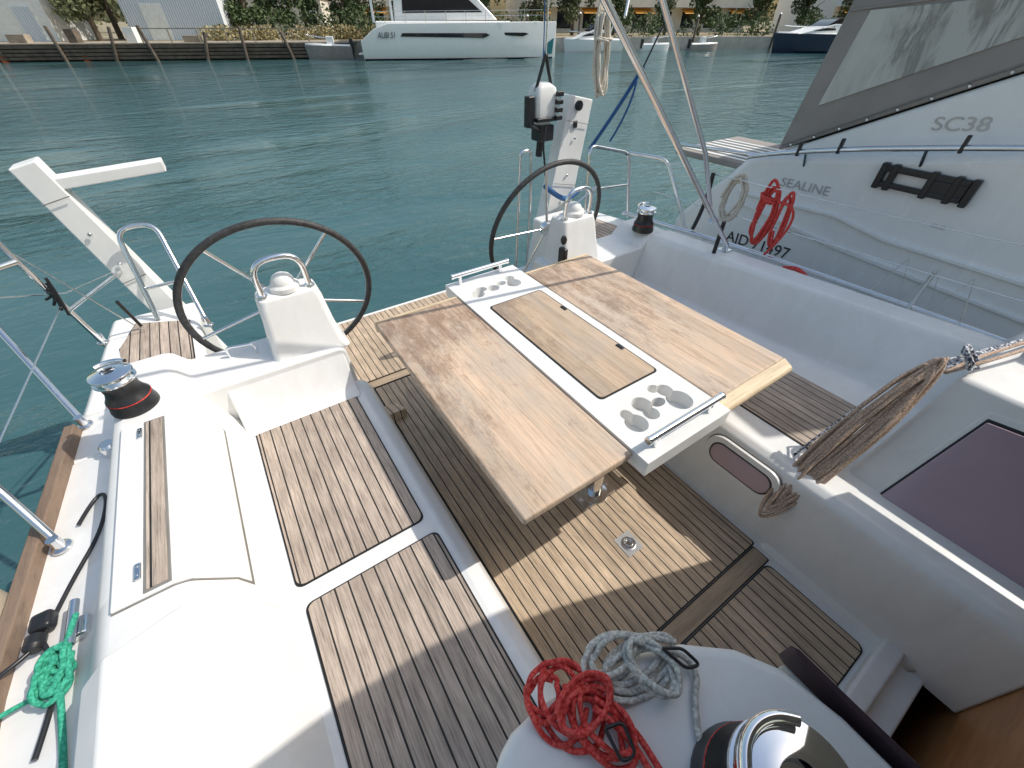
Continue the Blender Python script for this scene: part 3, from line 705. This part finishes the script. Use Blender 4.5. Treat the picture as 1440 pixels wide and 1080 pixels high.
# ------------------------------------------------------------------ water / land
def plane(name,poly,z,mat):
    return mesh(name,[(x,y,z) for x,y in poly],[tuple(range(len(poly)))],mat,None,recalc=False)
plane('water',[(-2500,-2500),(2500,-2500),(2500,2500),(-2500,2500)],-.55,'water')
shore=[(-400,232),(-40,69),(13,45.5),(22,46.5),(35,42.2),(60,31),(95,17),(600,-170)]
far=[(2400,-300),(2400,2400),(-2400,2400),(-2400,1000)]
n=len(shore)
poly=shore+far
vs=[(x,y,.42) for x,y in poly]+[(x,y,-1.5) for x,y in shore]
fs=[tuple(range(len(poly)))]+[(i,len(poly)+i,len(poly)+i+1,i+1) for i in range(n-1)]
gr=mesh('ground',vs,fs,'ground',None)
Q=group('quay_wall')
for (x0,y0),(x1,y1) in zip(shore[2:-1],shore[3:]):
    d=Vector((x1-x0,y1-y0,0)); d.normalize(); nn=Vector((-d.y,d.x,0))
    if nn.y<0: nn=-nn
    a=Vector((x0,y0,0))-nn*.12; b=Vector((x1,y1,0))-nn*.12
    vs=[]
    for P in (a,b):
        for o,z in ((0,-1.5),(0,.50),(.7,.50),(.7,-1.5)): vs.append(P+nn*o+Vector((0,0,z)))
    mesh('wall',vs,[(0,1,5,4),(1,2,6,5),(2,3,7,6),(0,3,2,1),(4,5,6,7)],'concrete',Q)
D=group('timber_dock')
A0=Vector((-60,78.2,0)); A1=Vector((14,44.6,0)); dd=(A1-A0).normalized(); nn=Vector((-dd.y,dd.x,0))
if nn.y<0: nn=-nn
LN=(A1-A0).length
def dk(s,o,z): 
    v=A0+dd*s+nn*o; return (v.x,v.y,z)
def dbox(name,s0,s1,o0,o1,z0,z1,mat,parent):
    vs=[dk(s0,o0,z0),dk(s1,o0,z0),dk(s1,o1,z0),dk(s0,o1,z0),dk(s0,o0,z1),dk(s1,o0,z1),dk(s1,o1,z1),dk(s0,o1,z1)]
    return mesh(name,vs,[(0,3,2,1),(4,5,6,7),(0,1,5,4),(1,2,6,5),(2,3,7,6),(3,0,4,7)],mat,parent)
dbox('deck',0,LN,-2.2,1.5,.42,.50,'deckwood',D)
for z in (.30,.08,-.14,-.36): dbox('fender_board',0,LN,-2.28,-2.2,z-.08,z+.08,'pile',D)
s=1.0
while s<LN:
    v=A0+dd*s-nn*2.4
    lean=R.uniform(-.3,.3)
    lathe('pile',[(.12,-1.5),(.11,.9+.7*R.random())],(v.x,v.y,0),'pile',D,10,(lean*dd.x,lean*dd.y,1)); s+=R.uniform(2.6,5.2)
for s in range(66,80,2):
    v=A0+dd*s-nn*2.05; tube('railing_post',[(v.x,v.y,.5),(v.x,v.y,1.35)],.05,'deckwood',D,smooth=False)
dbox('railing',66,79,-2.08,-2.0,1.30,1.36,'deckwood',D)
for i,(s,w_,h_,mt) in enumerate(((50,.8,.7,'pile'),(53.2,.5,1.0,'concrete'),(56.5,1.2,.5,'deckwood'),(60.5,.6,.8,'pile'),(64.5,.7,.9,'white'),(68.5,1.4,.4,'deckwood'))):
    dbox('dock_box',s,s+w_,-1.2,-.5,.50,.50+h_,mt,D)
def building(name,cx,cy,ang,wd,dp,h,mat,roofmat,opens,z0=.42,roof='flat'):
    g=group(name); g.location=(cx,cy,z0); g.rotation_euler=(0,0,ang)
    box('walls',(-wd/2,0,0),(wd/2,dp,h),mat,g,bev=.02)
    if roof=='gable':
        mesh('roof',[(-wd/2-.3,-.3,h),(wd/2+.3,-.3,h),(wd/2+.3,dp+.3,h),(-wd/2-.3,dp+.3,h),(-wd/2-.3,dp/2,h+1.4),(wd/2+.3,dp/2,h+1.4)],[(0,1,5,4),(3,4,5,2),(0,4,3),(1,2,5),(0,3,2,1)],roofmat,g)
    else: box('roof',(-wd/2-.2,-.2,h),(wd/2+.2,dp+.2,h+.25),roofmat,g)
    for (x,z,w_,h_,mt) in opens:
        box('frame',(x-w_/2-.08,-.06,z-.08),(x+w_/2+.08,-.003,z+h_+.08),'white',g)
        box('window',(x-w_/2,-.09,z),(x+w_/2,-.063,z+h_),mt,g)
    return g
ad=math.atan2(dd.y,dd.x)
building('white_shed',-10.8,61.5,ad,9,6,4.2,'white','concrete',[(-3,1.0,1.2,1.2,'darkglass'),(2.9,0,1.3,2.2,'corr')],roof='gable')
building('corrugated_shed',2.2,57.5,ad,8.0,6,4.6,'corr','concrete',[(-1.6,0.02,1.6,2.4,'white')])
building('dock_office',14.5,72,ad,9,6,3.4,'stucco','concrete',[(-3,1,1.4,1.2,'darkglass'),(0,1,1.4,1.2,'darkglass'),(3,1,1.4,1.2,'darkglass')])
def apt(name,cx,cy,ang,wd,fl,mat):
    ops=[]
    nx=int(wd/4)
    for f in range(fl):
        for i in range(nx): ops.append((-wd/2+2+i*4,.5+f*3,2.2,1.9,'darkglass'))
    g=building(name,cx,cy,ang,wd,12,fl*3+.3,mat,'concrete',ops)
    for f in range(fl):
        box('balcony',(-wd/2,-1.5,f*3+2.85),(wd/2,-.01,f*3+3.0),'white',g)
        box('balcony_rail',(-wd/2,-1.52,f*3+3.0),(wd/2,-1.46,f*3+3.9),'stucco',g)
        for i in range(nx):
            if (i+f)%2==0:
                x=-wd/2+2+i*4
                mesh('awning',[(x-1.5,-.1,2.75+f*3),(x+1.5,-.1,2.75+f*3),(x+1.5,-1.7,2.15+f*3),(x-1.5,-1.7,2.15+f*3)],[(0,1,2,3)],'awn',g)
sa=math.atan2(-14,37)
apt('apartment_building',62,58,sa,36,3,'stucco'); apt('apartment_building',92,36,sa,22,4,'white'); apt('apartment_building',30,74,sa,26,3,'stucco')
def leafmesh(name,blobs,nper,size,mat,seed):
    rr=random.Random(seed); vs=[];fs=[]
    for (bx,by,bz,br,bzr) in blobs:
        for i in range(nper):
            while True:
                p=Vector((rr.uniform(-1,1),rr.uniform(-1,1),rr.uniform(-1,1)))
                if .35<p.length<1: break
            c=Vector((bx+p.x*br,by+p.y*br,bz+p.z*bzr)); s=size*rr.uniform(.5,1.3)
            a=Vector((rr.gauss(0,1),rr.gauss(0,1),rr.gauss(0,1))).normalized(); b=a.orthogonal().normalized(); q=rr.uniform(0,6.28)
            e=(b*math.cos(q)+a.cross(b)*math.sin(q)); f2=a.cross(e)
            k=len(vs); vs+= [c-e*s-f2*s*.3,c+f2*s*.6,c+e*s-f2*s*.3,c-f2*s*.6]; fs.append((k,k+1,k+2,k+3))
    me=bpy.data.meshes.new(name); me.from_pydata([tuple(v) for v in vs],[],fs); me.materials.append(M[mat]); return me
def trunkmesh(name,h,seed):
    rr=random.Random(seed); bm=bmesh.new()
    def seg(a,b,r0,r1):
        a=Vector(a);b=Vector(b); d=b-a; mt=Matrix.Translation((a+b)/2)@Vector((0,0,1)).rotation_difference(d).to_matrix().to_4x4()
        bmesh.ops.create_cone(bm,cap_ends=False,segments=9,radius1=r0,radius2=r1,depth=d.length,matrix=mt)
    seg((0,0,-.3),(.1,0,h*.5),.22,.15); seg((.1,0,h*.5),(0,.1,h*.85),.15,.05)
    for i in range(7):
        a=rr.uniform(0,6.28); z=h*rr.uniform(.3,.6); seg((.05,0,z),(math.cos(a)*h*.25,math.sin(a)*h*.25,z+h*.22),.08,.025)
    me=bpy.data.meshes.new(name); bm.to_mesh(me); bm.free(); me.materials.append(M['bark']); return me
protos=[]
for v in range(4):
    rr=random.Random(50+v); h=rr.uniform(6,8.5); bl=[]
    for i in range(18):
        a=rr.uniform(0,6.28); q=rr.uniform(0,h*.27); bl.append((math.cos(a)*q,math.sin(a)*q,h*rr.uniform(.20,.98),h*rr.uniform(.09,.16),h*rr.uniform(.07,.12)))
    protos.append((leafmesh('crown',bl,190,.17,'leaf' if v%2 else 'leaf2',v),trunkmesh('trunk',h,v)))
def tree(x,y,s):
    v=R.randrange(4); g=group('tree'); g.location=(x,y,.42); g.rotation_euler=(0,0,R.uniform(0,6.28)); g.scale=(s,s,s*R.uniform(.9,1.1))
    for nme,me in (('crown',protos[v][0]),('trunk',protos[v][1])):
        o=bpy.data.objects.new(nme,me); COL.objects.link(o); o.parent=g
for (x,y,s) in [(-4.0,60,1.1),(-2.6,64,1.2),(8.2,58,1.0),(11,62,1.1),(14,60,1.0),(17.5,58,.9),(20,60,1.0),(24,56,1.0),(28.5,58,1.1),(33,55,1.0),(38,52,.9),(43,51,1.0),(48,49,1.0),(54,46,.9),(58,44,1.0),(65,41,.9),(71,38,1.0),(78,35,1.1),(86,31,1.0),(-17,70,1.1),(-22,74,1.2),(-28,78,1.2),(96,28,1.1)]:
    tree(x,y,s)
bl=[]
for i in range(60):
    if i in (14,15,16,24,25,33,34,35): continue
    t=i/59; x=lerp(17,95,t)+R.uniform(-1,1); y=lerp(52.5,22.5,t)+R.uniform(-1,1.2); bl.append((x,y,1.1+R.uniform(-.3,.7),1.4,1.1))
for i in range(16):
    t=i/15; bl.append((lerp(6,19,t),lerp(59,55,t)+R.uniform(-1,1),1.4+R.uniform(-.2,.6),1.5,1.3))
o=bpy.data.objects.new('hedge',leafmesh('hedge',bl,170,.16,'leaf',91)); COL.objects.link(o)
bl=[]
for i in range(40):
    t=R.random(); x=lerp(4,27,t); y=lerp(53.5,48.5,t)+R.uniform(0,3); bl.append((x,y,.85,1.2,.65))
o=bpy.data.objects.new('reeds',leafmesh('reeds',bl,150,.14,'reed',92)); COL.objects.link(o)
bl=[]
for i in range(90):
    t=i/89; x=lerp(-90,170,t)+R.uniform(-2,2); y=lerp(128,52,t)+R.uniform(-4,6)-(8 if x>60 else 0); bl.append((x,y,R.uniform(2,7),R.uniform(3.5,5.5),R.uniform(2.5,4)))
o=bpy.data.objects.new('distant_trees',leafmesh('distant_trees',bl,190,.45,'leaf2',93)); COL.objects.link(o)
# ------------------------------------------------------------------ boats on the far side
def place(g,x0,y0,x1,y1):
    g.location=(x0,y0,-.55); g.rotation_euler=(0,0,math.atan2(y1-y0,x1-x0))
def hullmesh(g,L_,Bm,H,mat,y0=0,bowrake=.06,name='hull'):
    s=[]
    for k in range(13):
        t=k/12; wd=Bm/2*(1-(max(0,t-.45)/.55)**2.2*.97); xr=L_*t; sh_=H*(1+.12*t)
        s.append([(xr,y0-wd*.55,-.3),(xr,y0-wd*.9,.15),(xr+bowrake*L_*t*.6,y0-wd,sh_),(xr+bowrake*L_*t*.6,y0+wd,sh_),(xr,y0+wd*.9,.15),(xr,y0+wd*.55,-.3)])
    loft(name,s,mat,g,closed=True,bev=.03,smooth=True)
C=group('catamaran'); place(C,13.2,40.4,27.0,34.0)
Lc=15.2
for yy in (0,6.0):
    s=[]
    for k in range(15):
        t=k/14; wd=.85*(1-(max(0,t-.5)/.5)**2*.93); x=Lc*t; top_=1.15+ (1.0*min(1,max(0,(t-.0)/.10)))+.12*t
        s.append([(x,yy-wd*.5,-.3),(x,yy-wd*.8,.25),(x,yy-wd,1.0),(x,yy-wd*.95,top_),(x,yy+wd*.95,top_),(x,yy+wd,1.0),(x,yy+wd*.8,.25),(x,yy+wd*.5,-.3)])
    loft('hull',s,'gel2',C,closed=True,bev=.03,smooth=True)
    loft('antifoul',[[(x,yy-wd*.62,-.02),(x,yy-wd*.84,.10),(x,yy+wd*.84,.10),(x,yy+wd*.62,-.02)] for x,wd in ((.05,.9),(7,.9),(12,.62),(15,.1))],'navy',C,closed=True)
box('bridge_deck',(1.2,0,1.2),(11.5,6.0,2.3),'gel2',C,bev=.1)
def winb(name,x0,x1,z0,z1,y,mat='darkglass'):
    return prism(name,[(x0,z0+.1),(x0+.15,z1),(x1-.3,z1-.02),(x1,(z0+z1)/2+.02),(x1-.5,z0)],y-.02,y+.05,mat,C,bev=.01,axis='y')
winb('hull_window',3.0,9.8,1.32,1.62,-.87); winb('hull_window',10.2,12.9,1.40,1.64,-.66)
prism('saloon',[(2.6,2.25),(2.8,4.3),(8.2,4.3),(10.6,2.35)],.5,5.5,'gel2',C,bev=.12,axis='y')
prism('saloon_window',[(3.3,2.75),(3.4,3.85),(7.9,3.85),(9.4,2.8)],.46,.5,'darkglass',C,bev=.02,axis='y')
prism('saloon_window',[(8.35,4.05),(8.45,4.05),(10.25,2.75),(10.15,2.7)],.8,5.2,'darkglass',C,axis='y')
box('hardtop',(.8,.2,4.45),(8.6,5.8,4.62),'gel2',C,bev=.06)
for x in (1.0,2.4): box('hardtop_post',(x,.35,2.2),(x+.18,.5,4.45),'gel2',C,bev=.03)
for i in range(9):
    x=2.0+i*1.5; tube('stanchion',[(x,-.7,2.2),(x,-.7,2.85)],.018,'steel',C,smooth=False)
tube('lifeline',[(1,-.7,2.82),(14,-.35,2.95)],.012,'steel',C,smooth=False); tube('lifeline',[(1,-.7,2.52),(14,-.35,2.65)],.010,'steel',C,smooth=False)
for i in range(3): box('transom_step',(-.35+.35*i,-.6,.35+.3*i),(.1+.35*i,.6,.45+.3*i),'gel2',C,bev=.03)
prism('bow_graphic',[(14.2,.25),(14.9,.3),(15.0,1.3),(14.5,1.0)],-.32,-.28,'tealhull',C,axis='y')
cu=bpy.data.curves.new('name_lettering','FONT'); cu.body='ALIBI 51'; cu.size=.5; cu.extrude=.01; cu.shear=.3
o=bpy.data.objects.new('name_lettering',cu); COL.objects.link(o); o.parent=C; o.location=(1.3,-.93,1.33); o.rotation_euler=(math.radians(90),0,0); o.scale=(.75,1,1); cu.materials.append(M['navy'])
lathe('mast',[(.15,0),(.12,18)],(6.5,3.0,4.5),'white',C,16)
def motorboat(x0,y0,x1,y1,hm='gel2',cab=True,name='motorboat',H=1.0):
    g=group(name); place(g,x0,y0,x1,y1); L_=math.hypot(x1-x0,y1-y0); Bm=L_*.32
    hullmesh(g,L_*.94,Bm,H,hm)
    s=[]
    for k in range(9):
        t=k/8; wd=Bm/2*.93*(1-(max(0,t-.45)/.55)**2.2*.97); x=L_*(.02+t*.93)
        s.append([(x,-wd,H*(1+.12*t)-.01),(x,-wd*.8,H*(1+.12*t)+.10),(x,wd*.8,H*(1+.12*t)+.10),(x,wd,H*(1+.12*t)-.01)])
    loft('deck',s,'gel2',g,closed=True,bev=.02,smooth=True)
    a=L_
    if cab:
        prism('cabin',[(.30*a,H),(.33*a,H+.75),(.52*a,H+.8),(.68*a,H+.45),(.82*a,H+.1)],-Bm*.34,Bm*.34,'gel2',g,bev=.06,axis='y')
        prism('windscreen',[(.34*a,H+.76),(.36*a,H+1.25),(.50*a,H+1.2),(.60*a,H+.62),(.52*a,H+.78)],-Bm*.33,Bm*.33,'darkglass',g,bev=.03,axis='y')
        prism('side_window',[(.50*a,H+.35),(.52*a,H+.6),(.66*a,H+.40),(.70*a,H+.28)],-Bm*.345,Bm*.345,'darkglass',g,axis='y')
        btube('radar_arch',[(.26*a,-Bm*.4,H),(.20*a,-Bm*.38,H+1.4),(.20*a,Bm*.38,H+1.4),(.26*a,Bm*.4,H)],.06,'white',g,.3)
    else:
        box('console',(.35*a,-.25,H+.05),(.5*a,.25,H+.6),'white',g,bev=.04)
        box('engine',(-.15,-.16,H*.4),(.12,.16,H+.45),'black',g,bev=.05)
    tube('bow_rail',[(.5*a,-Bm*.42,H+.5),(.75*L_,-Bm*.32,H+.6),(.96*L_,0,H+.75),(.75*L_,Bm*.32,H+.6),(.5*L_,Bm*.42,H+.5)],.02,'steel',g)
    return g
motorboat(38.5,38.2,32.8,40.3,name='motorboat',H=.9)
motorboat(41,37.5,43.5,36.0,'gel2',False,'dinghy',.5)
motorboat(58.5,23.6,48.6,28.6,'navy',True,'cabin_cruiser',1.3)
motorboat(45.5,35.2,48.5,33.9,'grey',False,'dinghy',.5)
motorboat(13.0,42.6,9.6,44.0,'grey',False,'dinghy',.8)
motorboat(62,30,70,26,'gel2',True,'motorboat',1.1)
for i,(x,y) in enumerate(((-9.8,53.2),(-4.8,51.0))):
    g=group('mooring_buoy'); lathe('float',[(.05,-.2),(.22,-.1),(.28,.1),(.2,.32),(.05,.4)],(x,y,-.5),'orange',g,16)
    lathe('eye',[(.03,0),(.03,.12)],(x,y,-.12),'steel',g,8)
for (x,y,h) in ((31,43.6,2.4),(36,41.6,2.6),(47.5,36.4,2.4),(56,32.6,2.6),(65,28.8,2.5)):
    g=group('mooring_post'); lathe('pole',[(.13,-1),(.11,h)],(x,y,-.3),'pile',g,10); lathe('cap',[(.14,0),(.02,.16)],(x,y,h-.3),'white',g,10)
